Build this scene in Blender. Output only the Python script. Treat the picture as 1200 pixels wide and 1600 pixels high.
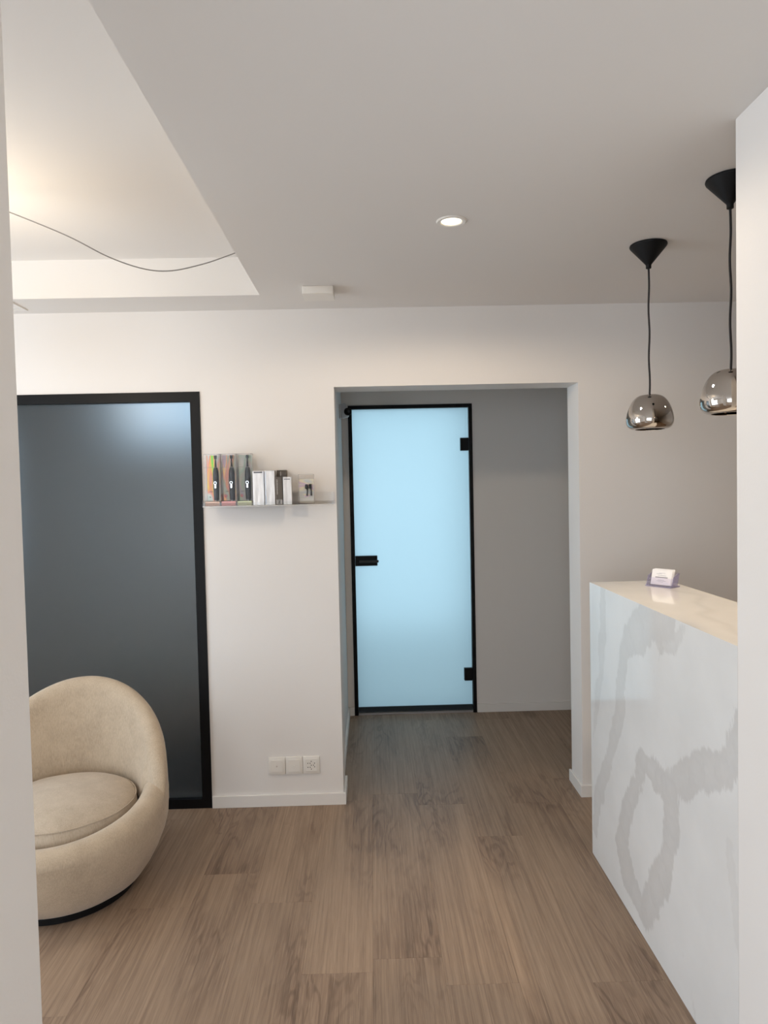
import bpy, bmesh, math, random
from mathutils import Vector, Matrix, noise
random.seed(7)
for o in list(bpy.data.objects): bpy.data.objects.remove(o)
S = bpy.context.scene
C = S.collection
PI = math.pi

# ------------------------------------------------------------ camera
cd = bpy.data.cameras.new('camera'); cam = bpy.data.objects.new('camera', cd); C.objects.link(cam)
cd.sensor_fit = 'HORIZONTAL'; cd.sensor_width = 36; cd.lens = 32.4; cd.clip_start = .02
Rv = Vector((0.99959268, -0.0183066, -0.02189399)); Uv = Vector((0.02253068, 0.03532793, 0.99912177)); Fv = Vector((0.01751706, 0.99920809, -0.035726))
m = Matrix.Identity(4)
for i in range(3): m[i][0] = Rv[i]; m[i][1] = Uv[i]; m[i][2] = -Fv[i]
m.translation = Vector((0, 0, 1.55)); cam.matrix_world = m
S.camera = cam
S.view_settings.view_transform = 'Standard'; S.view_settings.look = 'None'
S.view_settings.gamma = 1; S.view_settings.use_curve_mapping = False
S.view_settings.exposure = 0.05
# ------------------------------------------------------------ world and lights
W = bpy.data.worlds.new('sky'); S.world = W; W.use_nodes = True
bg = W.node_tree.nodes['Background']; bg.inputs[0].default_value = (.62, .78, 1, 1); bg.inputs[1].default_value = 2.2

def area(name, loc, rot, sx, sy, power, col):
    l = bpy.data.lights.new(name, 'AREA'); l.shape = 'RECTANGLE'; l.size = sx; l.size_y = sy; l.energy = power; l.color = col
    o = bpy.data.objects.new(name, l); o.location = loc; o.rotation_euler = rot; C.objects.link(o); return o
# daylight entering by the window behind the camera, by a left window added for its light, and in the rooms behind the frosted glass
area('daylight_rear', (-1.5, -2.62, 1.35), (PI/2, 0, 0), 2.6, 1.8, 60, (1, .985, .965))
area('added_daylight_left', (-3.42, 1.95, 1.2), (PI/2, 0, -PI/2), 1.9, 2.0, 37, (.90, .955, 1))  # assumed window light, added to brighten the pillar and counter face
area('daylight_treatment_room', (-.02, 6.3, 1.35), (PI/2, 0, PI), 1.6, 2.1, 25, (.57, .84, 1))
area('daylight_dark_room', (-1.12, 5.45, 2.17), (PI/2, 0, PI), 1.35, .42, 2.1, (.50, .75, 1))
area('fill_dark_room_side', (-2.5, 4.5, 1.55), (PI/2, 0, -PI/2), .9, .9, 1.9, (.45, .72, 1))  # unseen fill, added to lift the left of the dark pane towards blue
def lamp(name, kind, loc, power, col, size=.03, spot=None, blend=.6):
    l = bpy.data.lights.new(name, kind); l.energy = power; l.color = col; l.shadow_soft_size = size
    if spot: l.spot_size = spot; l.spot_blend = blend
    o = bpy.data.objects.new(name, l); o.location = loc; C.objects.link(o); return o
WARM = (1, .82, .62)
# unseen fill spots added to brighten the room in warm light: above the entrance, the reception side and the camera
for px, py, pw in ((.28, .1, 5), (1.75, .8, 11), (2.0, 2.25, 14), (-1.0, -1.2, 8)):
    lamp('fill_spot', 'SPOT', (px, py, 2.400), pw, WARM, .03, 2.5, 1)
lamp('counter_fill_spot', 'SPOT', (1.35, 2.05, 2.400), 36, (1, .78, .54), .03, 1.35, .5)  # unseen warm fill, added to brighten the counter top

# ------------------------------------------------------------ helpers
def M(name, col, rough=.6, metal=0, **k):
    m = bpy.data.materials.new(name); m.use_nodes = True
    b = m.node_tree.nodes['Principled BSDF']
    b.inputs['Base Color'].default_value = (*col, 1); b.inputs['Roughness'].default_value = rough; b.inputs['Metallic'].default_value = metal
    for a, v in k.items(): b.inputs[a.replace('_', ' ')].default_value = v
    return m
def N(m, t, **k):
    n = m.node_tree.nodes.new(t)
    for a, v in k.items(): setattr(n, a, v)
    return n
def L(m, a, ao, b, bi): m.node_tree.links.new(a.outputs[ao], b.inputs[bi])
def P(m): return m.node_tree.nodes['Principled BSDF']
def bump(m, scale, strength, dist=.001, detail=3, vec='Object', sc3=None):
    t = N(m, 'ShaderNodeTexCoord'); n = N(m, 'ShaderNodeTexNoise'); n.inputs['Scale'].default_value = scale; n.inputs['Detail'].default_value = detail
    if sc3:
        mp = N(m, 'ShaderNodeMapping'); mp.inputs['Scale'].default_value = sc3; L(m, t, vec, mp, 'Vector'); L(m, mp, 'Vector', n, 'Vector')
    else: L(m, t, vec, n, 'Vector')
    b = N(m, 'ShaderNodeBump'); b.inputs['Strength'].default_value = strength; b.inputs['Distance'].default_value = dist
    L(m, n, 'Fac', b, 'Height'); L(m, b, 'Normal', P(m), 'Normal'); return n, t
def clear(name, col, alpha, rough=.05, ior=1.45):
    """thin clear plastic or glass: straight-through transparency plus a glossy coat"""
    m = bpy.data.materials.new(name); m.use_nodes = True; nt = m.node_tree; nt.nodes.clear()
    out = nt.nodes.new('ShaderNodeOutputMaterial'); mx = nt.nodes.new('ShaderNodeMixShader')
    tr = nt.nodes.new('ShaderNodeBsdfTransparent'); tr.inputs[0].default_value = (*col, 1)
    p = nt.nodes.new('ShaderNodeBsdfGlossy'); p.inputs['Color'].default_value = (.95, .95, 1, 1); p.inputs['Roughness'].default_value = rough
    fr = nt.nodes.new('ShaderNodeFresnel'); fr.inputs[0].default_value = ior
    ad = nt.nodes.new('ShaderNodeMath'); ad.operation = 'ADD'; ad.inputs[1].default_value = alpha; ad.use_clamp = True
    ge = nt.nodes.new('ShaderNodeNewGeometry'); iv = nt.nodes.new('ShaderNodeMath'); iv.operation = 'SUBTRACT'; iv.inputs[0].default_value = 1; nt.links.new(ge.outputs['Backfacing'], iv.inputs[1])
    mu = nt.nodes.new('ShaderNodeMath'); mu.operation = 'MULTIPLY'; nt.links.new(fr.outputs[0], mu.inputs[0]); nt.links.new(iv.outputs[0], mu.inputs[1])
    nt.links.new(mu.outputs[0], ad.inputs[0]); nt.links.new(ad.outputs[0], mx.inputs[0])
    nt.links.new(tr.outputs[0], mx.inputs[1]); nt.links.new(p.outputs[0], mx.inputs[2]); nt.links.new(mx.outputs[0], out.inputs[0])
    return m

def bx(bm, x0, x1, y0, y1, z0, z1):
    v = [bm.verts.new((x, y, z)) for x in (x0, x1) for y in (y0, y1) for z in (z0, z1)]
    for f in ((0, 1, 3, 2), (4, 6, 7, 5), (0, 4, 5, 1), (2, 3, 7, 6), (0, 2, 6, 4), (1, 5, 7, 3)): bm.faces.new([v[i] for i in f])
def boxes(*bs, bevel=0, seg=2):
    bm = bmesh.new()
    for b in bs: bx(bm, *b)
    if bevel: bmesh.ops.bevel(bm, geom=bm.edges[:], offset=bevel, segments=seg, affect='EDGES', profile=.5)
    return bm
def lathe(bm, prof, n=48, c=(0, 0, 0), cap0=False, cap1=False):
    rings = [[bm.verts.new((c[0]+r*math.cos(2*PI*i/n), c[1]+r*math.sin(2*PI*i/n), c[2]+z)) for i in range(n)] for r, z in prof]
    for a, b in zip(rings, rings[1:]):
        for i in range(n): bm.faces.new((a[i], a[(i+1) % n], b[(i+1) % n], b[i]))
    if cap0: bm.faces.new(rings[0][::-1])
    if cap1: bm.faces.new(rings[-1])
    return bm
def tube(bm, pts, r, n=8):
    pts = [Vector(p) for p in pts]; rings = []
    up = Vector((0, 1, 0)) if abs((pts[1]-pts[0]).normalized().y) < .9 else Vector((0, 0, 1))
    for i, p in enumerate(pts):
        d = (pts[min(i+1, len(pts)-1)]-pts[max(i-1, 0)]).normalized(); a = d.cross(up).normalized(); b = d.cross(a)
        rr = r[i] if isinstance(r, (list, tuple)) else r
        rings.append([bm.verts.new(p+(a*math.cos(2*PI*k/n)+b*math.sin(2*PI*k/n))*rr) for k in range(n)])
    for a, b in zip(rings, rings[1:]):
        for i in range(n): bm.faces.new((a[i], a[(i+1) % n], b[(i+1) % n], b[i]))
    bm.faces.new(rings[0][::-1]); bm.faces.new(rings[-1]); return bm
def catmull(pts, k=8):
    p = [Vector(q) for q in pts]; p = [2*p[0]-p[1]]+p+[2*p[-1]-p[-2]]; out = []
    for i in range(1, len(p)-2):
        for j in range(k):
            t = j/k
            out.append(.5*((2*p[i])+(p[i+1]-p[i-1])*t+(2*p[i-1]-5*p[i]+4*p[i+1]-p[i+2])*t*t+(3*p[i]-p[i-1]-3*p[i+1]+p[i+2])*t**3))
    return out+[p[-2]]
def obj(name, bm, mat, parent=None, smooth=False, label=None, kind=None, loc=None):
    bmesh.ops.recalc_face_normals(bm, faces=bm.faces[:])
    me = bpy.data.meshes.new(name); bm.to_mesh(me); bm.free()
    if smooth:
        for p in me.polygons: p.use_smooth = True
        try: me.set_sharp_from_angle(angle=math.radians(40))
        except Exception: pass
    for q in (mat if isinstance(mat, list) else [mat]): me.materials.append(q)
    o = bpy.data.objects.new(name, me); C.objects.link(o)
    if parent: o.parent = parent
    if loc: o.location = loc
    if label: o['label'] = label
    if kind: o['kind'] = kind
    return o
def struct(name, bm, mat, label, **k):
    return obj(name, bm, mat, label=label, kind='structure', **k)
def empty(name, loc=(0, 0, 0), rz=0):
    o = bpy.data.objects.new(name, None); o.empty_display_size = .1; C.objects.link(o); o.location = loc; o.rotation_euler = (0, 0, rz); return o
def tag(o, label, cat=None, group=None, kind=None):
    o['label'] = label
    if cat: o['category'] = cat
    if group: o['group'] = group
    if kind: o['kind'] = kind
    return o
def dup(root, loc, label):
    r = root.copy(); C.objects.link(r); r.location = loc; r['label'] = label
    for ch in list(root.children):
        c = ch.copy(); C.objects.link(c); c.parent = r
        for g in ch.children:
            d = g.copy(); C.objects.link(d); d.parent = c
    return r

# ------------------------------------------------------------ materials
wall_m = M('wall_paint', (.82, .785, .75), .75); bump(wall_m, 160, .12, .0015)
ceil_m = M('ceiling_paint', (.80, .77, .735), .85); bump(ceil_m, 140, .1, .001)
trim_m = M('white_lacquer', (.83, .80, .765), .4)
black_m = M('black_metal', (.004, .004, .0045), .45, Specular_IOR_Level=.2)
plastic_b = M('black_plastic', (.004, .004, .0045), .5, Specular_IOR_Level=.22)
white_p = M('white_plastic', (.84, .80, .74), .35)
under_m = M('underlay', (.08, .06, .045), .9)
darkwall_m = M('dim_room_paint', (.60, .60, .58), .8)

def plank_material():
    m = M('oak_vinyl', (.3, .2, .13), .48); p = P(m)
    tc = N(m, 'ShaderNodeTexCoord'); oi = N(m, 'ShaderNodeObjectInfo')
    off = N(m, 'ShaderNodeVectorMath', operation='SCALE'); off.inputs[0].default_value = (17.3, 41.7, 93.1); L(m, oi, 'Random', off, 'Scale')
    def noi(sc, scale, detail=4, rough=.55, dist=0):
        mp = N(m, 'ShaderNodeMapping'); mp.inputs['Scale'].default_value = sc; L(m, tc, 'Object', mp, 'Vector')
        ad = N(m, 'ShaderNodeVectorMath', operation='ADD'); L(m, mp, 'Vector', ad, 0); L(m, off, 'Vector', ad, 1)
        n = N(m, 'ShaderNodeTexNoise'); n.inputs['Scale'].default_value = scale; n.inputs['Detail'].default_value = detail
        n.inputs['Roughness'].default_value = rough; n.inputs['Distortion'].default_value = dist; L(m, ad, 'Vector', n, 'Vector'); return n
    big = noi((1, .22, 1), 7, 3, .5, .6)
    # growth rings: sine of the broad noise makes cathedral figures
    mul = N(m, 'ShaderNodeMath', operation='MULTIPLY'); mul.inputs[1].default_value = 62; L(m, big, 'Fac', mul, 0)
    sn = N(m, 'ShaderNodeMath', operation='SINE'); L(m, mul, 0, sn, 0)
    rr = N(m, 'ShaderNodeMapRange'); rr.inputs['From Min'].default_value = -.2; rr.inputs['From Max'].default_value = 1; L(m, sn, 0, rr, 'Value')
    knots = noi((1, .22, 1), 4.5, 2, .5, .3)
    kr = N(m, 'ShaderNodeMapRange'); kr.inputs['From Min'].default_value = .46; kr.inputs['From Max'].default_value = .66; L(m, knots, 'Fac', kr, 'Value')
    rk = N(m, 'ShaderNodeMath', operation='MULTIPLY'); L(m, rr, 0, rk, 0); L(m, kr, 0, rk, 1)
    fine = noi((1, .016, 1), 95, 8, .72, .25)
    pores = noi((1, .03, 1), 300, 2, .6, .4)
    c1 = N(m, 'ShaderNodeValToRGB'); e = c1.color_ramp.elements
    e[0].position = .36; e[0].color = (.245, .166, .113, 1); e[1].position = .64; e[1].color = (.385, .270, .184, 1); L(m, fine, 'Fac', c1, 'Fac')
    c2 = N(m, 'ShaderNodeMix', data_type='RGBA', blend_type='MULTIPLY'); L(m, c1, 'Color', c2, 6)
    c2.inputs[7].default_value = (.55, .52, .51, 1)
    s2 = N(m, 'ShaderNodeMath', operation='MULTIPLY'); s2.inputs[1].default_value = .75; L(m, rk, 0, s2, 0); L(m, s2, 0, c2, 0)
    c3 = N(m, 'ShaderNodeMix', data_type='RGBA', blend_type='MULTIPLY'); L(m, c2, 2, c3, 6); c3.inputs[7].default_value = (.74, .70, .69, 1)
    s3 = N(m, 'ShaderNodeMath', operation='MULTIPLY'); s3.inputs[1].default_value = .75; L(m, kr, 0, s3, 0); L(m, s3, 0, c3, 0)
    c4 = N(m, 'ShaderNodeMix', data_type='RGBA', blend_type='MIX'); L(m, c3, 2, c4, 6); c4.inputs[7].default_value = (.43, .31, .215, 1)
    pr = N(m, 'ShaderNodeMapRange'); pr.inputs['From Min'].default_value = .54; pr.inputs['From Max'].default_value = .72; pr.inputs['To Max'].default_value = .5; L(m, pores, 'Fac', pr, 'Value'); L(m, pr, 0, c4, 0)
    hv = N(m, 'ShaderNodeHueSaturation'); vr = N(m, 'ShaderNodeMapRange'); vr.inputs['To Min'].default_value = .95; vr.inputs['To Max'].default_value = 1.05
    L(m, oi, 'Random', vr, 'Value'); L(m, vr, 0, hv, 'Value'); L(m, c4, 2, hv, 'Color'); L(m, hv, 0, p, 'Base Color')
    b = N(m, 'ShaderNodeBump'); b.inputs['Strength'].default_value = .12; b.inputs['Distance'].default_value = .001; L(m, fine, 'Fac', b, 'Height'); L(m, b, 0, p, 'Normal')
    p.inputs['Specular IOR Level'].default_value = .45
    return m
plank_m = plank_material()

def fabric_material(name, a, b):
    m = M(name, a, .9, Sheen_Weight=.25, Sheen_Roughness=.5); p = P(m); p.inputs['Specular IOR Level'].default_value = .15
    tc = N(m, 'ShaderNodeTexCoord')
    n1 = N(m, 'ShaderNodeTexNoise'); n1.inputs['Scale'].default_value = 9; n1.inputs['Detail'].default_value = 6; n1.inputs['Roughness'].default_value = .75; L(m, tc, 'Object', n1, 'Vector')
    mp = N(m, 'ShaderNodeMapping'); mp.inputs['Scale'].default_value = (330, 330, 60); L(m, tc, 'Object', mp, 'Vector')
    n2 = N(m, 'ShaderNodeTexNoise'); n2.inputs['Scale'].default_value = 1; n2.inputs['Detail'].default_value = 2; L(m, mp, 'Vector', n2, 'Vector')
    mx = N(m, 'ShaderNodeMath', operation='ADD'); s = N(m, 'ShaderNodeMath', operation='MULTIPLY'); s.inputs[1].default_value = .7
    L(m, n2, 'Fac', s, 0); L(m, s, 0, mx, 0); L(m, n1, 'Fac', mx, 1)
    r = N(m, 'ShaderNodeValToRGB'); r.color_ramp.elements[0].position = .55; r.color_ramp.elements[0].color = (*b, 1); r.color_ramp.elements[1].position = 1.15 if False else 1.0; r.color_ramp.elements[1].color = (*a, 1)
    L(m, mx, 0, r, 'Fac'); L(m, r, 'Color', p, 'Base Color')
    bp = N(m, 'ShaderNodeBump'); bp.inputs['Strength'].default_value = .35; bp.inputs['Distance'].default_value = .0015; L(m, n2, 'Fac', bp, 'Height'); L(m, bp, 0, p, 'Normal')
    return m
chair_m = fabric_material('beige_chenille', (.55, .44, .32), (.41, .32, .228))
cushion_m = fabric_material('beige_velvet', (.57, .47, .36), (.42, .335, .245))

# ------------------------------------------------------------ structure
ZC, YB, YJ, YF, XR, ZR = 2.412, 3.350, 3.535, 4.668, -.475, 2.579
XO0, XO1, ZO = -.1696, 1.0124, 2.0376
struct('wall_back', boxes((-3.2, -1.95, YB, YJ, 0, ZC), (-1.95, -.8135, YB, YJ, 2.0276, ZC), (-.8135, XO0, YB, YJ, 0, ZC), (XO0, XO1, YB, YJ, ZO, ZC), (XO1, 3.0, YB, YJ, 0, ZC)), wall_m, 'white painted back wall with black framed glass partition and open passage')
struct('wall_hall_left', boxes((-.29, -.19, YJ, YF, 0, ZC)), wall_m, 'narrow left side wall of the passage beyond the opening')
struct('wall_hall_right', boxes((2.0, 2.1, YJ, YF, 0, ZC)), wall_m, 'right side wall of the hall beyond the opening')
struct('wall_far', boxes((-.29, -.1462, YF, YF+.12, 0, ZC), (.6878, 2.1, YF, YF+.12, 0, ZC), (-.1462, .6878, YF, YF+.12, 2.1006, ZC)), wall_m, 'plain far wall around the bright blue frosted door')
struct('ceiling', boxes((XR, 3.1, -2.5, 6.7, ZC, 2.7), (-3.3, XR, 3.10, 6.7, ZC, 2.7), (-3.3, XR, -2.5, .80, ZC, 2.7), (-3.3, -2.9, .80, 3.10, ZC, 2.7), (-2.9, XR, .80, 3.10, ZR, 2.7)), ceil_m, 'white ceiling with a raised tray at the left')
struct('wall_left', boxes((-3.3, -3.2, -2.5, 1.0, 0, ZC), (-3.3, -3.2, 2.9, 3.535, 0, ZC), (-3.3, -3.2, 1.0, 2.9, 0, .20), (-3.3, -3.2, 1.0, 2.9, 2.20, ZC)), wall_m, 'left wall with an added window')
struct('wall_rear', boxes((-3.2, -2.8, -2.5, -2.4, 0, ZC), (-.2, 3.0, -2.5, -2.4, 0, ZC), (-2.8, -.2, -2.5, -2.4, 0, .45), (-2.8, -.2, -2.5, -2.4, 2.25, ZC)), wall_m, 'rear wall with a window')
struct('wall_right', boxes((.8912, 1.02, -2.4, 1.6715, 0, ZC), bevel=.0015), wall_m, 'bright white end of the right wall beside the counter')
struct('wall_reception', boxes((3.0, 3.1, -2.5, YJ, 0, ZC)), wall_m, 'right wall of the reception area')
struct('wall_near_left', boxes((-.92, -.36, .60, .72, 0, ZC), bevel=.004, seg=3), wall_m, 'grey beige edge of a wall close to the camera at the left')
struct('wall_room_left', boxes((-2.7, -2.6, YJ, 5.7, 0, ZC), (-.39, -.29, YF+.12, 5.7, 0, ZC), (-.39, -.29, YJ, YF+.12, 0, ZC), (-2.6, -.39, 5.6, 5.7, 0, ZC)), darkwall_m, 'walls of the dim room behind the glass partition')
struct('wall_room_far', boxes((-.29, 2.1, 6.6, 6.7, 0, ZC), (2.0, 2.1, YF+.12, 6.6, 0, ZC), (-.39, -.29, 5.7, 6.7, 0, ZC)), wall_m, 'walls of the daylit room behind the blue door')
fl = struct('floor', boxes((-3.3, 3.1, -2.5, 6.7, -.10, -.004)), under_m, 'grey brown oak look plank floor')
# planks run away from the camera; each is a board of its own with a fine bevelled seam
PW, PL = .2275, 1.22
cols_start = {}
joints = {-1: 2.16, -3: 2.755, 0: 2.22, 2: 2.99, 3: 3.30, 4: 3.57, -2: 2.55, 1: 3.31}
mesh_cache = {}
def plank_mesh(w, l):
    k = (round(w, 4), round(l, 4))
    if k not in mesh_cache:
        bm = bmesh.new(); bx(bm, -w/2, w/2, -l/2, l/2, -.004, 0)
        top = [e for e in bm.edges if all(abs(v.co.z) < 1e-6 for v in e.verts)]
        bmesh.ops.bevel(bm, geom=top, offset=.0004, segments=1, affect='EDGES')
        bmesh.ops.recalc_face_normals(bm, faces=bm.faces[:])
        me = bpy.data.meshes.new('plank'); bm.to_mesh(me); bm.free(); me.materials.append(plank_m); mesh_cache[k] = me
    return mesh_cache[k]
for ci in range(-14, 14):
    x0 = -.0295+ci*PW; x1 = x0+PW
    if x1 < -3.2 or x0 > 3.0: continue
    j = joints.get(ci, 2.2+((ci*.43) % 1)*PL)
    k0 = math.floor((-2.4-j)/PL); y = j+k0*PL
    while y < 4.66:
        a, b = max(y, -2.4), min(y+PL, 4.70)
        if b-a > .02:
            pm = plank_mesh(PW-.0002, b-a-.0003)
            o = bpy.data.objects.new('plank', pm); C.objects.link(o); o.parent = fl; o.location = ((x0+x1)/2, (a+b)/2, 0)
        y += PL
# back room floors
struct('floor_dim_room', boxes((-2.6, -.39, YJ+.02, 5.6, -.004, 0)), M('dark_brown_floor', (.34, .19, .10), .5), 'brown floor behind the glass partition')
struct('floor_bright_room', boxes((-.29, 2.0, YF+.14, 6.6, -.004, 0)), M('pale_floor', (.5, .45, .4), .5), 'floor of the room behind the blue door')

# baseboards
BH, BT = .058, .012
def base(name, *bs): return struct(name, boxes(*bs, bevel=.0015), trim_m, None or 'low white baseboard')
base('baseboard_back', (-.811, XO0+BT, YB-BT, YB, 0, BH))
base('baseboard_back_left', (-3.2, -1.953, YB-BT, YB, 0, BH))
base('baseboard_jamb_left', (XO0, XO0+BT, YB+.0002, YJ+BT, 0, BH))
base('baseboard_hall_left', (-.19, -.178, YJ+BT+.002, YF-BT, 0, BH))
base('baseboard_far_left', (-.178, -.1475, YF-BT, YF, 0, BH))
base('baseboard_far_right', (.690, 2.0, YF-BT, YF, 0, BH))
base('baseboard_jamb_right', (XO1-BT, XO1, YB+.0002, YJ+BT, 0, BH))
base('baseboard_back_right', (XO1-BT, 3.0, YB-BT, YB, 0, BH))
SCR = M('plug_grey', (.62, .59, .55), .5)
for nm, x, y in (('baseboard_back', -.21, YB-BT), ('baseboard_back', -.75, YB-BT)):
    pass

# ------------------------------------------------------------ windows (behind the camera; the one on the left side added for its light)
glass_w = clear('window_glass', (.97, .99, 1), .0, .02)
def window(n, cx, cy, w, z0, z1, horiz, label):
    t = empty('window_%d' % n, (cx, cy, z0)); t['label'] = label; t['kind'] = 'structure'
    h = z1-z0; f = .05
    def q(a0, a1, b0, b1, c0, c1): return (a0, a1, b0, b1, c0, c1) if horiz else (b0, b1, a0, a1, c0, c1)
    obj('window_frame', boxes(q(-w/2, w/2, -.03, .03, 0, f), q(-w/2, w/2, -.03, .03, h-f, h), q(-w/2, -w/2+f, -.03, .03, f, h-f), q(w/2-f, w/2, -.03, .03, f, h-f), q(-f/2, f/2, -.03, .03, f, h-f)), trim_m, t)
    for s in (0, 1):
        a = -w/2+f if s == 0 else f/2; b = -f/2 if s == 0 else w/2-f
        obj('window_pane', boxes(q(a, b, -.004, .004, f, h-f)), glass_w, t)
window(1, -1.5, -2.45, 2.6, .45, 2.25, True, 'two light window in the wall behind the camera')
window(2, -3.25, 1.95, 1.9, .20, 2.20, False, 'two light window added in the left wall for its light')

# ------------------------------------------------------------ frosted glass
def frosted(name, tint, trans_rough, diff_mix, tint_t, haze):
    m = bpy.data.materials.new(name); m.use_nodes = True; nt = m.node_tree; nt.nodes.clear()
    out = nt.nodes.new('ShaderNodeOutputMaterial')
    rf = nt.nodes.new('ShaderNodeBsdfRefraction'); rf.inputs['Color'].default_value = (*tint, 1); rf.inputs['Roughness'].default_value = trans_rough; rf.inputs['IOR'].default_value = 1.25
    tl = nt.nodes.new('ShaderNodeBsdfTranslucent'); tl.inputs['Color'].default_value = (*tint_t, 1)
    m1 = nt.nodes.new('ShaderNodeMixShader'); m1.inputs[0].default_value = diff_mix
    nt.links.new(rf.outputs[0], m1.inputs[1]); nt.links.new(tl.outputs[0], m1.inputs[2])
    df = nt.nodes.new('ShaderNodeBsdfDiffuse'); df.inputs[0].default_value = (.7, .60, .48, 1); m0 = nt.nodes.new('ShaderNodeMixShader'); m0.inputs[0].default_value = haze
    nt.links.new(m1.outputs[0], m0.inputs[1]); nt.links.new(df.outputs[0], m0.inputs[2])
    gl = nt.nodes.new('ShaderNodeBsdfGlossy'); gl.inputs['Roughness'].default_value = .28; gl.inputs['Color'].default_value = (.7, .7, .7, 1)
    fr = nt.nodes.new('ShaderNodeFresnel'); fr.inputs[0].default_value = 1.45
    m2 = nt.nodes.new('ShaderNodeMixShader'); nt.links.new(fr.outputs[0], m2.inputs[0]); nt.links.new(m0.outputs[0], m2.inputs[1]); nt.links.new(gl.outputs[0], m2.inputs[2])
    nt.links.new(m2.outputs[0], out.inputs[0]); return m
frost1 = frosted('frosted_dark', (.92, .93, .92), .72, .25, (.8, .8, .8), .03)
frost2 = frosted('frosted_blue', (.9, .97, 1), .8, .92, (.80, .92, .98), .02)
def pane(x0, x1, y, z0, z1):
    bm = bmesh.new(); v = [bm.verts.new(p) for p in ((x0, y, z0), (x1, y, z0), (x1, y, z1), (x0, y, z1))]; bm.faces.new(v); return bm

d1 = empty('door_1', (-1.38, YB, 0)); tag(d1, 'tall frosted dark glass partition door in a black frame behind the armchair', kind='structure')
ox, oy = -1.38, YB
obj('door_frame', boxes((-1.95-ox, -.8135-ox, -.006, .05, 1.982, 2.0276), (-1.95-ox, -.8135-ox, -.006, .05, 0, .045), (-1.95-ox, -1.904-ox, -.006, .05, .045, 1.982), (-.860-ox, -.8135-ox, -.006, .05, .045, 1.982)), black_m, d1)
obj('frosted_pane', pane(-1.904-ox, -.860-ox, .022, .045, 1.982), frost1, d1)

d2 = empty('door_2', (.27, YF, 0)); tag(d2, 'bright blue frosted glass door in a black frame at the end of the hall', kind='structure')
ox = .27
obj('door_frame', boxes((-.1462-ox, -.121-ox, -.01, .09, 0, 2.1006), (.664-ox, .6878-ox, -.01, .09, 0, 2.1006), (-.121-ox, .664-ox, -.01, .09, 2.0765, 2.1006)), black_m, d2)
obj('frosted_pane', pane(-.121-ox, .662-ox, .02, .05, 2.076), frost2, d2)
obj('bottom_seal', boxes((-.119-ox, .662-ox, .012, .028, .014, .05)), M('dark_teal_seal', (.01, .022, .03), .3), d2)
obj('door_sill', boxes((-.119-ox, .662-ox, -.005, .05, 0, .0135)), M('steel_strip', (.6, .6, .62), .3, 1), d2)
for z0, z1 in ((1.786, 1.872), (.219, .304)):
    h = obj('hinge', boxes((.607-ox, .662-ox, -.006, .034, z0, z1), bevel=.002), black_m, d2)
h = obj('lock_case', boxes((-.119-ox, .030-ox, -.008, .034, 1.021, 1.088), bevel=.002), black_m, d2)
obj('lever_handle', boxes((-.095-ox, .038-ox, -.05, -.036, 1.047, 1.063), (-.095-ox, -.079-ox, -.04, -.008, 1.047, 1.063), bevel=.003), M('satin_black', (.02, .018, .016), .25, .6), h)

# ------------------------------------------------------------ reception counter with veined stone
import itertools
VEINS = [
 ([(2.669, 1.156), (2.675, .971), (2.695, .808), (2.746, .672), (2.80, .50)], (.030, .045, .038, .030, .012), .55),
 ([(2.10, 1.141), (2.326, 1.043), (2.442, .948), (2.483, .827), (2.48, .732), (2.557, .577), (2.647, .425), (2.752, .26), (2.79, .121)], (.085, .075, .045, .05, .045, .042, .045, .045, .035), .75),
 ([(2.23, 1.12), (2.13, 1.07), (2.044, 1.06), (1.963, 1.125)], (.07, .06, .03, .02), .6),
 ([(2.118, 1.036), (2.148, .979), (2.178, .94)], (.012, .006, .004), .9),
 ([(2.269, .617), (2.321, .527), (2.419, .376), (2.49, .224), (2.43, .14), (2.27, .075)], (.045, .035, .045, .058, .075, .03), 1.0),
 ([(2.269, .617), (2.125, .60), (2.065, .60), (2.056, .50), (2.088, .38), (2.172, .23), (2.258, .10)], (.045, .045, .065, .05, .05, .065, .05), 1.0),
 ([(2.07, .62), (1.897, .73), (1.741, .80), (1.669, .902), (1.62, 1.02)], (.05, .06, .055, .045, .03), .95),
 ([(1.55, .02), (1.60, .25), (1.67, .42), (1.72, .62)], (.03, .02, .03, .012), .35),
 ([(1.9, .0), (1.95, .10), (1.99, .16)], (.012, .01, .004), .4)]
def vein(y, z):
    best = 0
    j = noise.noise(Vector((y*9, z*9, 3.1)))*.022+noise.noise(Vector((y*28, z*22, 7.7)))*.014+noise.noise(Vector((y*150+z*30, z*36, 1.2)))*.012
    k = noise.noise(Vector((y*70, z*70, 9.9)))
    for pts, ws, s in VEINS:
        for i in range(len(pts)-1):
            (ay, az), (by, bz) = pts[i], pts[i+1]
            dy, dz = by-ay, bz-az; t = max(0, min(1, ((y-ay)*dy+(z-az)*dz)/(dy*dy+dz*dz)))
            d = math.hypot(y-ay-dy*t, z-az-dz*t); w = ws[i]+(ws[i+1]-ws[i])*t
            e = (w*1.0+j-d)/.006
            if e > 0: best = max(best, min(1, e)*s*(1-.22*max(0, min(1, (w-d)/w))))
            elif e > -1.2: best = max(best, 0)
    return .62*best*(1+.12*k)
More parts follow.
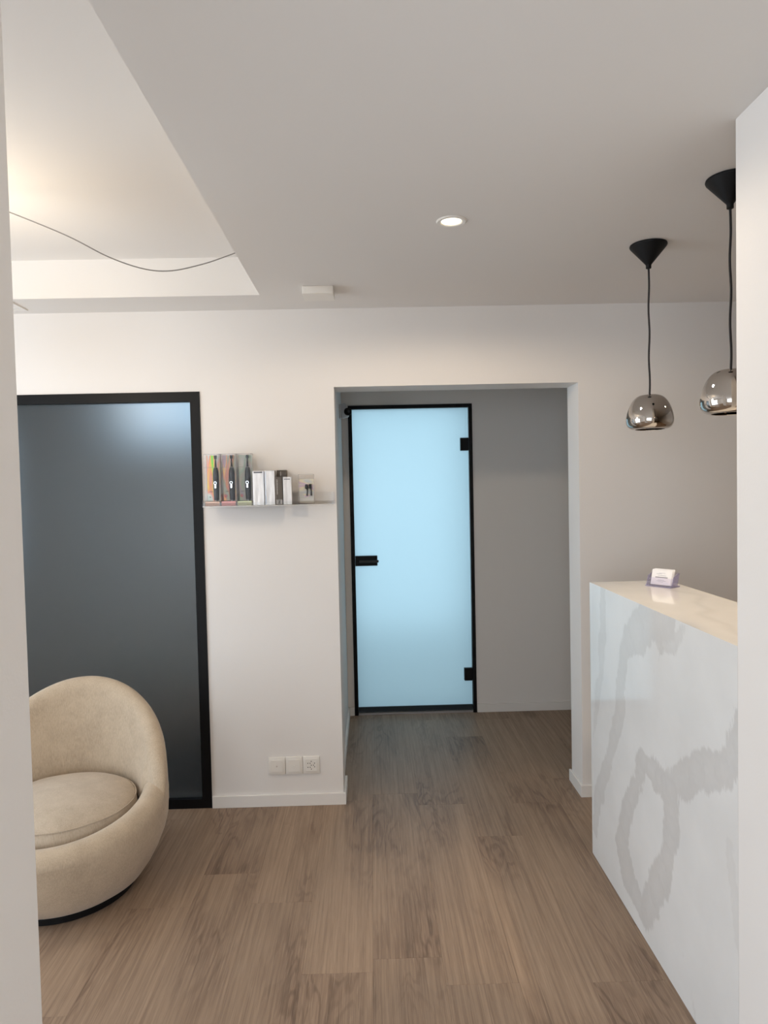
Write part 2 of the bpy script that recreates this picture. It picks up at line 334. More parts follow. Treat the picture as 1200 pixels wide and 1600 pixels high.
def stone_material():
    m = M('veined_quartz', (.8, .8, .79), .07); p = P(m); p.inputs['Specular IOR Level'].default_value = .5
    a = N(m, 'ShaderNodeVertexColor', layer_name='vein')
    t = N(m, 'ShaderNodeTexCoord'); n = N(m, 'ShaderNodeTexNoise'); n.inputs['Scale'].default_value = 5; n.inputs['Detail'].default_value = 5; L(m, t, 'Object', n, 'Vector')
    r = N(m, 'ShaderNodeValToRGB'); r.color_ramp.elements[0].position = .35; r.color_ramp.elements[0].color = (.77, .765, .75, 1); r.color_ramp.elements[1].position = .65; r.color_ramp.elements[1].color = (.82, .815, .80, 1); L(m, n, 'Fac', r, 'Fac')
    x = N(m, 'ShaderNodeMix', data_type='RGBA'); L(m, a, 'Color', x, 0); L(m, r, 'Color', x, 6); x.inputs[7].default_value = (.57, .55, .53, 1)
    L(m, x, 2, p, 'Base Color'); return m
stone = stone_material()
def colored_grid(nu, nv, fpos, fvein):
    bm = bmesh.new(); lay = bm.verts.layers.float_color.new('vein')
    g = [[bm.verts.new(fpos(i/nu, j/nv)) for j in range(nv+1)] for i in range(nu+1)]
    for i in range(nu):
        for j in range(nv): bm.faces.new((g[i][j], g[i+1][j], g[i+1][j+1], g[i][j+1]))
    for i in range(nu+1):
        for j in range(nv+1):
            c = fvein(i/nu, j/nv); g[i][j][lay] = (c, c, c, 1)
    return bm
CX0, CX1, CY0, CY1, CZ = .892, 1.2144, 1.6722, 2.8272, 1.1401
ct = empty('reception_counter', ((CX0+CX1)/2, (CY0+CY1)/2, 0))
tag(ct, 'high white stone reception counter with grey veins beside the right wall', 'reception counter')
cx, cy = ct.location.x, ct.location.y
bm = colored_grid(230, 230, lambda u, v: (CX0-cx, CY0+(CY1-CY0)*u-cy, .002+(CZ-.002)*v), lambda u, v: vein(CY0+(CY1-CY0)*u, CZ*v))
bx(bm, CX0+.0005-cx, CX0+.02-cx, CY0+.0001-cy, CY1-.0001-cy, .002, CZ-.0004)
obj('front_slab', bm, stone, ct)
bm = colored_grid(36, 110, lambda u, v: (CX0+(CX1-CX0)*u-cx, CY0+(CY1-CY0)*v-cy, CZ), lambda u, v: .9*max(0, 1-abs((u*.32-.16)+.09*math.sin(v*5+1)+.05*noise.noise(Vector((u*3, v*7, 2))))/.03)*.3)
bx(bm, CX0+.021-cx, CX1-cx, CY0-cy, CY1-.021-cy, CZ-.02, CZ-.0005)
obj('counter_top', bm, stone, ct)
bm = colored_grid(8, 24, lambda u, v: (CX0+(CX1-CX0)*u-cx, CY1-cy, .002+(CZ-.002)*v), lambda u, v: 0)
bx(bm, CX0+.0001-cx, CX1-cx, CY1-.02-cy, CY1-.0005-cy, .002, CZ-.0005)
obj('end_slab', bm, stone, ct)
obj('counter_back', boxes((CX1-.02-cx, CX1-cx, CY0-cy, CY1-.021-cy, .002, CZ-.021)), trim_m, ct)

# ------------------------------------------------------------ business card holder on the counter
acr = clear('lilac_acrylic', (.95, .94, .98), .03, .04)
acr_e = M('acrylic_edge', (.36, .33, .56), .15, Alpha=.45)
cardm = M('card_white', (.86, .84, .83), .6); ink = M('card_ink', (.18, .17, .2), .6); inkl = M('card_ink_light', (.45, .44, .48), .6)
hold = empty('card_holder', (1.128, 2.665, CZ), math.radians(-54))
tag(hold, 'small clear acrylic business card holder on the counter top', 'card holder')
w = .052
bm = boxes((-w-.002, w+.002, -.034, .030, 0, .0045)); obj('base', bm, acr_e, hold)
def slope_panel(x0, x1, y0, z0, y1, z1, t):
    bm = bmesh.new(); d = Vector((0, y1-y0, z1-z0)).normalized(); n = Vector((0, -d.z, d.y))*t
    a = [Vector((x, y0, z0)) for x in (x0, x1)]+[Vector((x, y1, z1)) for x in (x1, x0)]
    v = [bm.verts.new(p) for p in a]+[bm.verts.new(p+n) for p in a]
    for f in ((3, 2, 1, 0), (4, 5, 6, 7), (0, 1, 5, 4), (1, 2, 6, 5), (2, 3, 7, 6), (3, 0, 4, 7)): bm.faces.new([v[i] for i in f])
    return bm
obj('back_plate', slope_panel(-w, w, .006, .003, .026, .055, .0025), acr, hold)
obj('front_lip', slope_panel(-w, w, -.026, .003, -.014, .034, .0025), acr, hold)
for s in (-1, 1):
    bm = bmesh.new(); pr = [(-.028, .003), (.010, .003), (.028, .054), (.020, .054), (-.012, .040)]
    x = s*w; v0 = [bm.verts.new((x, a, b)) for a, b in pr]; v1 = [bm.verts.new((x+s*.003, a, b)) for a, b in pr]
    bm.faces.new(v0); bm.faces.new(v1[::-1])
    for i in range(5): bm.faces.new((v0[i], v0[(i+1) % 5], v1[(i+1) % 5], v1[i]))
    obj('side_plate', bm, acr_e, hold)
# the cards: a small stack leaning back, the front one printed
DX = Vector((math.cos(math.radians(-54)), math.sin(math.radians(-54)), 0)); DY = Vector((-DX.y, DX.x, 0))
for k in range(5):
    cdn = empty('business_card', hold.location, math.radians(-54))
    tag(cdn, 'white business card printed with lines of small text, front of the stack' if k == 0 else 'blank edge of a white business card behind the printed one, '+('second', 'middle', 'fourth', 'rearmost')[k-1]+' in the stack', 'business card', 'cards in the acrylic holder')
    y = -.016+k*.0035
    dx = (0, .003, -.002, .004, .001)[k]
    obj('card', slope_panel(-.0425+dx, .0425+dx, y, .0068, y+.016, .0625+(.001*k), .0008), cardm, cdn)
    if k == 0:
        def line(x0, x1, t0, t1, mt):
            b = slope_panel(x0, x1, y+.016*t0, .005+.0575*t0-.0, y+.016*t1, .005+.0575*t1, .0009); bmesh.ops.translate(b, verts=b.verts[:], vec=(0, -.0007, .0003)); obj('printed_line', b, mt, cdn)
        line(-.012, .014, .80, .815, inkl); line(-.022, .0, .74, .76, inkl); line(-.026, .026, .50, .545, ink); line(-.016, .018, .63, .65, inkl)
        line(-.014, .012, .34, .36, inkl); line(-.02, .02, .28, .30, inkl); line(-.01, .01, .22, .24, inkl)

# ------------------------------------------------------------ pendants
chrome = M('smoked_chrome', (.56, .52, .48), .035, 1)
cord_m = M('black_textile_cord', (.012, .010, .012), .8)
def pendant(loc, label):
    t = empty('pendant_lamp', loc); tag(t, label, 'pendant lamp', 'chrome pendants over the counter')
    bm = bmesh.new(); lathe(bm, [(.060, 0), (.0645, -.001), (.0655, -.005), (.064, -.009), (.011, -.072), (.0095, -.075), (.0095, -.086), (.0055, -.088)], 48, cap0=True, cap1=True)
    obj('ceiling_cup', bm, plastic_b, t, True)
    pts = [(.0013*math.sin(i*1.1)*(0 if i in (0, 14) else 1), .001*math.cos(i*1.3)*(0 if i in (0, 14) else 1), -.084-(.545-.084)*i/14) for i in range(15)]
    obj('cord', tube(bmesh.new(), catmull(pts, 4), .0036), cord_m, t, True)
    bm = bmesh.new()
    pr = [(.0062, -.5435), (.010, -.5440), (.030, -.5455), (.043, -.550), (.054, -.5585), (.0635, -.571), (.0715, -.587), (.0775, -.604), (.0815, -.621), (.083, -.636), (.0815, -.649), (.077, -.659), (.069, -.6665), (.060, -.6702), (.054, -.671)]
    pr2 = [(max(.004, r-.0022), z+(.0025 if z > -.56 else 0)*-1) for r, z in pr[:-1]][::-1]
    lathe(bm, catmull2(pr)+[(.052, -.6695)]+pr2, 64)
    obj('shade', bm, chrome, t, True)
    bm = lathe(bmesh.new(), [(.012, -.547), (.014, -.552), (.014, -.585), (.012, -.587)], 24, cap0=True, cap1=True); obj('lamp_socket', bm, plastic_b, t, True)
    bm = lathe(bmesh.new(), [(.010, -.587), (.014, -.596), (.020, -.608), (.0225, -.622), (.020, -.636), (.012, -.645), (.003, -.648)], 24, cap0=True, cap1=True)
    obj('bulb', bm, bulb_m, t, True)
    return t
def catmull2(pr): return [(v.x, v.y) for v in catmull([(r, z, 0) for r, z in pr], 3)]
bulb_m = M('warm_bulb', (1, .9, .75), .4, Emission_Color=(1, .74, .48, 1), Emission_Strength=18)
p1 = pendant((1.028, 2.531, ZC), 'smoked chrome pendant lamp over the counter, further one hanging fully in view')
p2 = dup(p1, (1.045, 1.990, ZC), 'smoked chrome pendant lamp half hidden by the right wall edge, nearer the camera')

# ------------------------------------------------------------ ceiling fittings
dl = empty('recessed_downlight', (.280, 2.280, ZC)); tag(dl, 'small round white downlight glowing in the middle of the ceiling', 'ceiling light')
obj('trim_ring', lathe(bmesh.new(), [(.033, -.001), (.036, -.004), (.046, -.0045), (.049, -.002), (.0495, -.0003), (.034, -.0003), (.033, -.001)], 48), white_p, dl, True)
glow = M('warm_led', (1, .95, .8), .4, Emission_Color=(1, .86, .60, 1), Emission_Strength=3.2)
obj('lamp_lens', lathe(bmesh.new(), [(.001, -.0012), (.031, -.0012), (.0332, -.0009)], 32, cap0=True), glow, dl)
o = lamp('downlight_beam', 'SPOT', (.28, 2.28, 2.400), 27, WARM, .06, 3.05, .25)
ab = empty('ceiling_box', (-.209, 3.025, ZC)); tag(ab, 'square white plastic box fixed to the ceiling left of the passage', 'ceiling box')
obj('casing', boxes((-.066, .066, -.055, .055, -.034, 0), bevel=.004, seg=3), white_p, ab, True)
obj('lid', boxes((-.0655, .0655, -.0545, .0545, -.036, -.034), bevel=.0008), white_p, ab)
# supply grille at the far left
vt = empty('ceiling_vent', (-1.83, 3.205, ZC)); tag(vt, 'slotted ceiling vent at the far left between tray and back wall', 'vent')
obj('vent_frame', boxes((-.25, .25, -.075, -.055, -.006, 0), (-.25, .25, .055, .075, -.006, 0), (-.25, -.23, -.055, .055, -.006, 0), (.23, .25, -.055, .055, -.006, 0)), trim_m, vt)
obj('vent_back', boxes((-.23, .23, -.055, .055, -.001, 0)), M('vent_dark', (.25, .25, .26), .8), vt)
for k in range(5):
    y = -.045+k*.0225; obj('vent_slat', boxes((-.23, .23, y-.006, y+.006, -.005, -.0015)), trim_m, vt)
# globe lamp in the tray, hidden behind the near wall, with its swagged cable
gl = empty('globe_lamp', (-1.42, 2.30, ZR)); tag(gl, 'warm globe ceiling lamp in the tray behind the near wall', 'ceiling lamp')
obj('ceiling_rose', lathe(bmesh.new(), [(.05, 0), (.05, -.02), (.012, -.028)], 32, cap0=True, cap1=True), white_p, gl, True)
obj('stem', tube(bmesh.new(), [(0, 0, -.02), (0, 0, -.285)], .006), white_p, gl)
pts = [(.17*math.sin(PI*i/16)+.001, -.45+.17*math.cos(PI*i/16)) for i in range(17)]
obj('globe', lathe(bmesh.new(), pts, 32), M('opal_globe', (1, .95, .85), .4, Emission_Color=(1, .82, .60, 1), Emission_Strength=9.5), gl, True)
sw = obj('lamp_cable', tube(bmesh.new(), catmull([(-1.39, 2.32, 2.562), (-1.222, 2.36, 2.508), (-1.02, 2.40, 2.43), (-.90, 2.46, 2.375), (-.795, 2.52, 2.350), (-.71, 2.57, 2.358), (-.61, 2.62, 2.396), (-.535, 2.66, 2.435), (-.476, 2.69, 2.468)], 6), .0022), M('grey_cable', (.30, .285, .27), .6))
sw.parent = gl; sw.matrix_parent_inverse = Matrix.Translation((1.42, -2.30, -ZR)); sw['label'] = 'thin grey cable sagging across the ceiling tray'

# ------------------------------------------------------------ sockets
so = empty('wall_socket', (-.408, YB, .2)); tag(so, 'three gang white socket plate low on the back wall', 'wall socket')
hole_m = M('socket_hole', (.05, .035, .03), .7)
for i in range(3):
    x = -.084+i*.084; dz = (i-1)*.0005
    pl = obj('cover_plate', boxes((x-.0415, x+.0415, -.009, 0, -.0435+dz, .0435+dz), bevel=.004, seg=2), white_p, so, True)
    ins = obj('insert', boxes((x-.029, x+.029, -.0115, -.009, -.030+dz, .030+dz), bevel=.001), white_p, so)
    if i < 2:
        b = lathe(bmesh.new(), [(.004, 0), (.004, .002), (.002, .0028)], 16, cap0=True, cap1=True); bmesh.ops.rotate(b, verts=b.verts[:], matrix=Matrix.Rotation(PI/2, 3, 'X')); bmesh.ops.translate(b, verts=b.verts[:], vec=(x, -.0113, dz))
        obj('screw_cap', b, white_p if i else M('cap_beige', (.66, .58, .52), .5), ins)
    else:
        for hx, hz in ((0, .019), (-.0055, .010), (-.0165, .010), (.016, .010), (0, 0), (.011, 0), (-.0055, -.010), (-.0165, -.010), (.016, -.008), (0, -.019)):
            b = lathe(bmesh.new(), [(.0024, 0), (.0024, .0006)], 10, cap0=True, cap1=True); bmesh.ops.rotate(b, verts=b.verts[:], matrix=Matrix.Rotation(PI/2, 3, 'X')); bmesh.ops.translate(b, verts=b.verts[:], vec=(x+hx, -.0114, hz+dz))
            obj('pin_hole', b, hole_m, ins)

# ------------------------------------------------------------ small camera on the hall wall
sc = empty('security_camera', (-.19, 4.37, 2.03)); tag(sc, 'small white security camera at the upper left of the blue door', 'security camera')
obj('bracket', boxes((0, .012, -.028, .028, -.045, .045), bevel=.004), M('grey_white_plastic', (.62, .63, .65), .4), sc)
b = boxes((.0, .045, -.022, .022, -.045, .045), bevel=.008, seg=3); bmesh.ops.rotate(b, verts=b.verts[:], matrix=Matrix.Rotation(-.25, 3, 'Y')); bmesh.ops.translate(b, verts=b.verts[:], vec=(.006, 0, 0)); obj('housing', b, M('camera_shell', (.55, .56, .58), .35), sc, True)
def disc_cam(r0, r1, dep, mt, name, parent):
    b = lathe(bmesh.new(), [(r0, 0), (r0, dep), (r1, dep+.003)], 28, cap0=True, cap1=True)
    bmesh.ops.rotate(b, verts=b.verts[:], matrix=Matrix.Rotation(PI/2, 3, 'X')); bmesh.ops.rotate(b, verts=b.verts[:], matrix=Matrix.Rotation(.6, 3, 'Z'))
    bmesh.ops.translate(b, verts=b.verts[:], vec=(.050, -.018, -.002)); return obj(name, b, mt, parent, True)
h = disc_cam(.024, .021, .014, plastic_b, 'lens_barrel', sc)
disc_cam(.011, .009, .0165, M('lens_glass', (.05, .055, .06), .08), 'lens', h)

# ------------------------------------------------------------ acrylic wall shelf and products
SX0, SX1, SZ = -.788, -.178, 1.4785
SY0 = YB-.118
acs = clear('shelf_acrylic', (.975, .98, .98), .0, .05, 1.3)
acedge = M('shelf_edge', (.72, .70, .66), .2, Alpha=.45)
sh = empty('acrylic_shelf', ((SX0+SX1)/2, YB, SZ)); tag(sh, 'clear acrylic wall shelf holding oral care boxes beside the black frame', 'shelf')
sx = (SX1-SX0)/2
obj('shelf_board', boxes((-sx, sx, -.118, 0, -.004, 0)), acs, sh)
obj('back_plate', boxes((-sx, sx, -.004, 0, 0, .055)), acs, sh)
obj('front_lip', boxes((-sx, sx, -.118, -.115, 0, .016)), acs, sh)
obj('board_edge', boxes((-sx, sx, -.1195, -.1182, -.004, .0)), acedge, sh)
for s in (-1, 1): obj('end_plate', boxes((s*sx-.0015, s*sx+.0015, -.118, 0, 0, .055 if s > 0 else .03)), acs, sh)

def holo(name, cols, rot, sc):  # view-dependent foil sheen painted as fixed colour bands
    m = M(name, (.7, .7, .7), .4, Specular_IOR_Level=.25); p = P(m)
    t = N(m, 'ShaderNodeTexCoord'); mp = N(m, 'ShaderNodeMapping'); mp.inputs['Rotation'].default_value = (0, rot, 0); mp.inputs['Scale'].default_value = sc; L(m, t, 'Object', mp, 'Vector')
    n = N(m, 'ShaderNodeTexNoise'); n.inputs['Scale'].default_value = 1; n.inputs['Detail'].default_value = 1; n.inputs['Distortion'].default_value = .4; L(m, mp, 0, n, 'Vector')
    r = N(m, 'ShaderNodeValToRGB'); e = r.color_ramp.elements
    while len(e) < len(cols): e.new(.5)
    for i, (ps, c) in enumerate(cols): e[i].position = ps; e[i].color = (*c, 1)
    L(m, n, 'Fac', r, 'Fac'); L(m, r, 'Color', p, 'Base Color'); return m
holos = [holo('holo_card_a', [(.28, (.45, .62, .62)), (.40, (.72, .78, .74)), (.47, (.9, .35, .25)), (.53, (.95, .75, .15)), (.58, (.25, .85, .12)), (.68, (.75, .42, .30))], .35, (26, 1, 5)),
         holo('holo_card_b', [(.28, (.5, .6, .62)), (.42, (.55, .56, .42)), (.49, (.9, .40, .34)), (.55, (.95, .72, .28)), (.62, (.62, .45, .62)), (.74, (.5, .52, .58))], .12, (42, 1, 6)),
         holo('holo_card_c', [(.30, (.42, .40, .50)), (.45, (.50, .48, .43)), (.55, (.38, .52, .44)), (.70, (.62, .62, .60))], -.2, (24, 1, 8))]
basecol = [M('holo_base_a', (.88, .60, .48), .3), M('holo_base_b', (.92, .42, .42), .3), M('holo_base_c', (.68, .74, .46), .3)]
tb_clear = clear('blister_clear', (.99, .99, .99), .0, .06, 1.2)
tb_edge = M('blister_edge', (.62, .58, .56), .2, Alpha=.5)
brush_g = M('brush_charcoal', (.028, .030, .032), .45); brush_k = M('brush_black', (.006, .006, .007), .35); silver = M('bright_silver', (.9, .9, .92), .18, .9)
red = M('label_red', (.55, .03, .05), .5); inkd = M('label_ink', (.12, .12, .13), .6)
lab_w = M('label_white', (.85, .85, .85), .5)
def toothbrush_box(i, x0, x1, label):
    t = empty('toothbrush_box', ((x0+x1)/2, YB-.075, SZ+.0006)); tag(t, label, 'toothbrush box', 'boxed electric toothbrushes on the acrylic shelf')
    w = (x1-x0)/2-.0012; H = .243
    obj('back_card', boxes((-w+.003, w-.003, .020, .0215, .024, H-.004)), holos[i], t)
    obj('base_tray', boxes((-w+.002, w-.002, -.028, .0235, .0, .021), bevel=.001), basecol[i], t)
    bm = boxes((-w, w, -.0305, -.030, .0, H), (-w, -w+.0005, -.030, .0245, .0, H), (w-.0005, w, -.030, .0245, .0, H), (-w, w, .0240, .0245, .0, H), (-w, w, -.030, .0245, H-.0005, H))
    obj('clear_case', bm, tb_clear, t)
    e = .0007
    bm = boxes(*[(a-e, a+e, b-e, b+e, .0, H) for a in (-w, w) for b in (-.0302, .0242)], (-w, w, -.0302-e, -.0302+e, H-e, H+e), (-w, w, .0242-e, .0242+e, H-e, H+e), (-w, -w+2*e, -.03, .024, H-e, H+e), (w-2*e, w, -.03, .024, H-e, H+e), (-w, w, -.0302-e, -.0302+e, .1795, .181))
    obj('case_edge', bm, tb_edge, t)
    # the brush, standing upright
    bx0 = .0125
    pr = [(.0098, .026), (.0118, .030), (.0128, .060), (.0138, .110), (.0140, .140), (.0128, .165), (.0092, .178), (.0062, .181)]
    b = lathe(bmesh.new(), [(r, z) for r, z in pr], 24, (bx0, .004, 0), True, True)
    br = obj('toothbrush', b, brush_g, t, True)
    b = lathe(bmesh.new(), [(.0058, .1812), (.0045, .195), (.0030, .215), (.0026, .224)], 16, (bx0, .004, 0), True, True)
    bx(b, bx0-.0045, bx0+.0055, -.006, .010, .222, .238); obj('brush_head', b, brush_k, br, True)
    tor = bmesh.new(); n = 24; rr = []
    for k in range(n):
        a = 2*PI*k/n
        rr.append([tor.verts.new((bx0-.001+(.0062+.0013*math.cos(q*PI/3))*math.cos(a), -.0110+.0013*math.sin(q*PI/3), .108+(.0062+.0013*math.cos(q*PI/3))*math.sin(a))) for q in range(6)])
    for k in range(n):
        for q in range(6): tor.faces.new((rr[k][q], rr[(k+1) % n][q], rr[(k+1) % n][(q+1) % 6], rr[k][(q+1) % 6]))
    obj('button_ring', tor, silver, br, True)
    b = boxes((bx0-.0045, bx0+.0035, -.0125, -.0085, .083, .101), bevel=.0012); obj('button_bar', b, silver, br)
    b = lathe(bmesh.new(), [(.0035, .0215), (.0035, .027)], 12, (bx0, -.004, 0), True, True); obj('charge_pin', b, silver, br)
    # small printed marks on the card
    yy = .0192
    obj('printed_mark', boxes((-w+.014, -w+.018, yy, .0199, .066, .0695), (-w+.019, -w+.0225, yy, .0199, .0665, .069), (-w+.0235, -w+.027, yy, .0199, .066, .0695)), inkd, t)
    if i:
        a, c = -w+.009, .041
        mk = obj('red_emblem', boxes((a, a+.011, yy, .0199, c, c+.011)), red, t)
        obj('white_cross', boxes((a+.0045, a+.0065, yy-.0006, yy-.0001, c+.002, c+.009), (a+.002, a+.009, yy-.0006, yy-.0001, c+.0045, c+.0065)), lab_w, mk)
    else:
        obj('printed_mark', boxes((-w+.012, -w+.018, yy, .0199, .040, .0445)), inkd, t)
    # fine scale of printed ticks along the left edge
    obj('printed_ticks', boxes(*[(-w+.009, -w+.013, yy, .0199, .10+k*.008, .1008+k*.008) for k in range(15)]), lab_w, t)
    return t
toothbrush_box(0, -.781, -.708, 'clear toothbrush box with green and orange rainbow card, next to the black frame')
toothbrush_box(1, -.706, -.633, 'clear toothbrush box with yellow and pink rainbow card, middle of the three')
toothbrush_box(2, -.631, -.558, 'clear toothbrush box with pale grey green card, rightmost of the three')

def foil(name, c0, c1, rough=.28, sc=(60, 60, 9)):
    m = M(name, c0, rough, .3); t = N(m, 'ShaderNodeTexCoord'); mp = N(m, 'ShaderNodeMapping'); mp.inputs['Scale'].default_value = sc; L(m, t, 'Object', mp, 'Vector')
    n = N(m, 'ShaderNodeTexNoise'); n.inputs['Scale'].default_value = 1; n.inputs['Detail'].default_value = 3; L(m, mp, 0, n, 'Vector')
    r = N(m, 'ShaderNodeValToRGB'); r.color_ramp.elements[0].position = .35; r.color_ramp.elements[0].color = (*c0, 1); r.color_ramp.elements[1].position = .6; r.color_ramp.elements[1].color = (*c1, 1); L(m, n, 'Fac', r, 'Fac'); L(m, r, 'Color', P(m), 'Base Color')
    b = N(m, 'ShaderNodeBump'); b.inputs['Strength'].default_value = .25; b.inputs['Distance'].default_value = .002; L(m, n, 'Fac', b, 'Height'); L(m, b, 0, P(m), 'Normal'); return m
silverbox = foil('silver_carton', (.60, .58, .57), (.80, .78, .77), .35); bluefoil = foil('blue_foil_edge', (.22, .27, .36), (.6, .63, .68))
brownbox = M('brown_carton', (.095, .075, .058), .45); topdark = M('dark_carton_top', (.07, .07, .08), .3); greyprint = M('pale_print', (.48, .45, .42), .5)
def carton(x0, x1, yf, d, h, mt, label, rz=0, extra=None, top=None):
    t = empty('carton', ((x0+x1)/2, yf+d/2, SZ+.0006), rz); tag(t, label, 'box', 'cartons on the acrylic shelf')
    w = (x1-x0)/2-.0006
    obj('carton_body', boxes((-w, w, -d/2, d/2, 0, h-.0015), bevel=.0012), mt, t)
    obj('carton_lid', boxes((-w, w, -d/2-.0003, d/2, h-.0015, h), bevel=.0004), top or mt, t)
    if extra:
        for nm, m_, bs in extra: obj(nm, boxes(*[(a, b, -d/2-.0008, -d/2, c, e) for a, b, c, e in bs]), m_, t)
    return t
YF_ = YB-.108
carton(-.554, -.500, YF_, .055, .160, silverbox, 'silver carton with a dark top band, left of the silver pair', extra=[('dark_top_band', topdark, [(-.021, .019, .150, .156)]), ('seam', bluefoil, [(.0235, .0255, .0, .158)])])
carton(-.498, -.4505, YF_, .055, .161, silverbox, 'silver carton with a blue grey left seam, right of the silver pair', extra=[('blue_seam', bluefoil, [(-.022, -.0165, .004, .157)])])
ticks = lambda x0, x1, z0, n, s, g: [(x0, x1-(.0012 if k % 3 == 0 else 0), z0+k*s, z0+k*s+g) for k in range(n)]
carton(-.449, -.402, YB-.054, .048, .163, brownbox, 'tall dark brown carton at the back with pale lettering', extra=[('lettering', greyprint, ticks(-.006, -.001, .135, 5, .0045, .003))])
carton(-.449, -.416, YF_+.004, .040, .131, brownbox, 'short brown carton in front with vertical pale lettering and grey foot', extra=[('lettering', greyprint, ticks(-.0105, -.0055, .048, 16, .0045, .0030)), ('grey_foot', M('carton_grey', (.32, .30, .29), .4), [(-.015, .015, .003, .024)]), ('foot_lettering', lab_w, ticks(-.004, .006, .007, 4, .004, .0018)), ('edge_line', greyprint, [(-.0158, -.0145, .003, .128)])])
carton(-.4135, -.3725, YF_-.002, .036, .130, silverbox, 'narrow silver carton standing in front of the brown ones', rz=.03, extra=[('dark_top_band', topdark, [(-.015, .013, .117, .120)])])
t = empty('brush_head_box', (-.306, YB-.078, SZ+.0006)); tag(t, 'small clear box with two black brush heads standing alone at the right', 'brush head box')
hb = holo('holo_card_d', [(.30, (.62, .62, .60)), (.45, (.72, .70, .62)), (.52, (.66, .48, .66)), (.60, (.80, .74, .55)), (.75, (.6, .62, .62))], 1.4, (9, 1, 30))
obj('back_card', boxes((-.0345, .0345, .004, .0055, .004, .117)), hb, t)
obj('hanger_tab', boxes((-.0345, .0345, .004, .0048, .1175, .1385)), tb_clear, t)
obj('clear_case', boxes((-.036, .036, -.0205, -.020, 0, .14), (-.036, -.0355, -.020, .008, 0, .14), (.0355, .036, -.020, .008, 0, .14), (-.036, .036, -.02, .008, .1395, .14)), tb_clear, t)
e = .0007
obj('case_edge', boxes(*[(a-e, a+e, b-e, b+e, 0, .14) for a in (-.0358, .0358) for b in (-.0203, .0077)], (-.036, .036, -.0203-e, -.0203+e, .139, .1405), (-.036, .036, -.0203-e, -.0203+e, .117, .1182), (-.036, .036, -.0203-e, -.0203+e, 0, .0012)), tb_edge, t)
for a, zt in ((.001, .072), (.0185, .073)):
    b = boxes((a-.0065, a+.0065, -.012, .0, zt, zt+.021), bevel=.0015)
    q = tube(bmesh.new(), [(a+.002, -.006, zt+.001), (a+.004, -.006, zt-.012), (a+.004 if a > .01 else a+.001, -.006, zt-.034)], [.0035, .0030, .0042], 8)
    h = obj('brush_head', b, brush_k, t); obj('brush_neck', q, brush_g, h, True)
bm = bmesh.new(); v = [bm.verts.new(p) for p in ((-.034, .0032, .005), (.034, .0032, .005), (.034, .0032, .05), (.0, .0032, .026), (-.034, .0032, .062))]; bm.faces.new(v)
r = bmesh.ops.extrude_face_region(bm, geom=bm.faces[:]); bmesh.ops.translate(bm, verts=[q for q in r['geom'] if isinstance(q, bmesh.types.BMVert)], vec=(0, .0007, 0))
obj('printed_panel', bm, M('pale_panel', (.62, .62, .60), .5), t)
obj('printed_lines', boxes(*[(-.031, -.010-(.004 if k % 2 else 0), .0024, .0031, .030+k*.006, .0312+k*.006) for k in range(5)]), M('line_grey', (.36, .37, .37), .5), t)

# ------------------------------------------------------------ armchair
ch = empty('armchair', (-1.235, 2.705, 0), math.radians(5)); tag(ch, 'round beige upholstered swivel tub armchair in front of the dark glass', 'armchair')
def rim_h(phi): return .393+(.025 if math.cos(phi) > 0 else .072)*math.cos(phi)      # padded rim of the tub, phi = 0 at the back
def shell():
    bm = bmesh.new(); n = 120; rings = []
    for i in range(n):
        phi = 2*PI*i/n; dx, dy = math.sin(phi), math.cos(phi); h = rim_h(phi)
        to = .050; ro = .392; hs = h-to*1.1
        prof = [(.20, .024), (.258, .028), (.292, .050), (.325, .095), (.352, .145), (.374, .20), (.387, .25)]
        for q in range(1, 5): t = q/4; prof.append((.387+(ro-.387)*t, .25+(hs-.25)*t))
        for q in range(1, 13):
            a = PI*q/12; prof.append((ro-to+to*math.cos(a), hs+to*1.1*math.sin(a)))
        ri = ro-2*to; zin = .20
        for q in range(1, 8):
            t = q/7; prof.append((ri+(.265-ri)*t*t, hs+(zin-hs)*t))
        prof.append((.12, .20)); prof.append((.002, .20))
        rings.append([bm.verts.new((r*dx, r*dy, z)) for r, z in prof])
    for i in range(n):
        a, b = rings[i], rings[(i+1) % n]
        for j in range(len(a)-1): bm.faces.new((a[j], b[j], b[j+1], a[j+1]))
    return bm
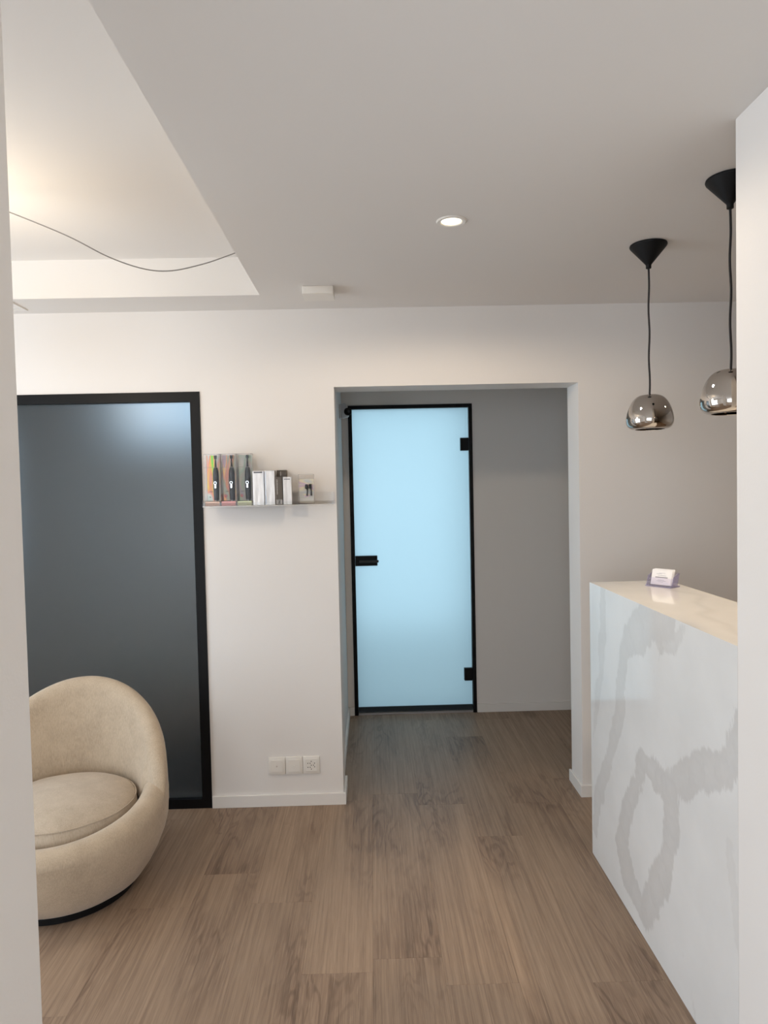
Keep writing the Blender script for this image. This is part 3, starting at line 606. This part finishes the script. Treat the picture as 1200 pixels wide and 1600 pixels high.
def backrest():
    bm = bmesh.new(); n = 100; rings = []; lim = math.radians(97)
    for i in range(n+1):
        phi = -lim+2*lim*i/n; dx, dy = math.sin(phi), math.cos(phi); c = math.cos(phi)
        top = .440+.312*max(0, c)**.80 if c > 0 else .440+.8*c
        e = min(1, max(0, (c+.12)/.30)); to = .020+.020*e      # padding thins towards the two front edges
        f = max(0, (top-.44)/.312); ro = .391-.030*f**1.5; rb = .391
        hs = top-to*1.5; zb = .30; prof = []
        for q in range(9): t = q/8; prof.append((rb+(ro-rb)*t**1.8, zb+(hs-zb)*t))
        for q in range(1, 12):
            a = PI*q/12; prof.append((ro-to+to*math.cos(a), hs+to*1.5*math.sin(a)))
        for q in range(9): t = q/8; prof.append((ro-2*to-.030*e*math.sin(t*PI*.5), hs+(zb-hs)*t))
        rings.append([bm.verts.new((r*dx, r*dy, z)) for r, z in prof])
    for i in range(n):
        a, b = rings[i], rings[i+1]
        for j in range(len(a)): bm.faces.new((a[j], b[j], b[(j+1) % len(a)], a[(j+1) % len(a)]))
    bm.faces.new(rings[0]); bm.faces.new(rings[-1][::-1])
    return bm
obj('shell', shell(), chair_m, ch, True)
obj('backrest', backrest(), chair_m, ch, True)
def cushion():
    bm = bmesh.new(); n = 96; prof = [(.001, .235), (.20, .235), (.265, .245), (.283, .262), (.286, .285), (.288, .315), (.287, .345), (.283, .368), (.276, .382), (.262, .392), (.235, .405), (.19, .418), (.13, .428), (.06, .433), (.001, .435)]
    rings = []
    for i in range(n):
        a = 2*PI*i/n
        rings.append([bm.verts.new((.955*r*math.sin(a), .955*r*math.cos(a)*.96-.022, z-.028+.003*noise.noise(Vector((r*8*math.sin(a), r*8*math.cos(a), 1))))) for r, z in prof])
    for i in range(n):
        a, b = rings[i], rings[(i+1) % n]
        for j in range(len(a)-1): bm.faces.new((a[j], b[j], b[j+1], a[j+1]))
    bmesh.ops.remove_doubles(bm, verts=bm.verts[:], dist=.0005)
    return bm
cu = obj('seat_cushion', cushion(), cushion_m, ch, True)
bm = bmesh.new(); pp = [(.955*.2825*math.sin(2*PI*i/96), .955*.2825*math.cos(2*PI*i/96)*.96-.022, .349+.003*noise.noise(Vector((2.2*math.sin(2*PI*i/96), 2.2*math.cos(2*PI*i/96), 1)))) for i in range(97)]
obj('piping', tube(bm, pp, .0028, 6), cushion_m, cu, True)
obj('swivel_base', lathe(bmesh.new(), [(.20, .0), (.252, .0), (.256, .003), (.256, .020), (.250, .027), (.20, .0275)], 64, cap0=True, cap1=True), plastic_b, ch, True)
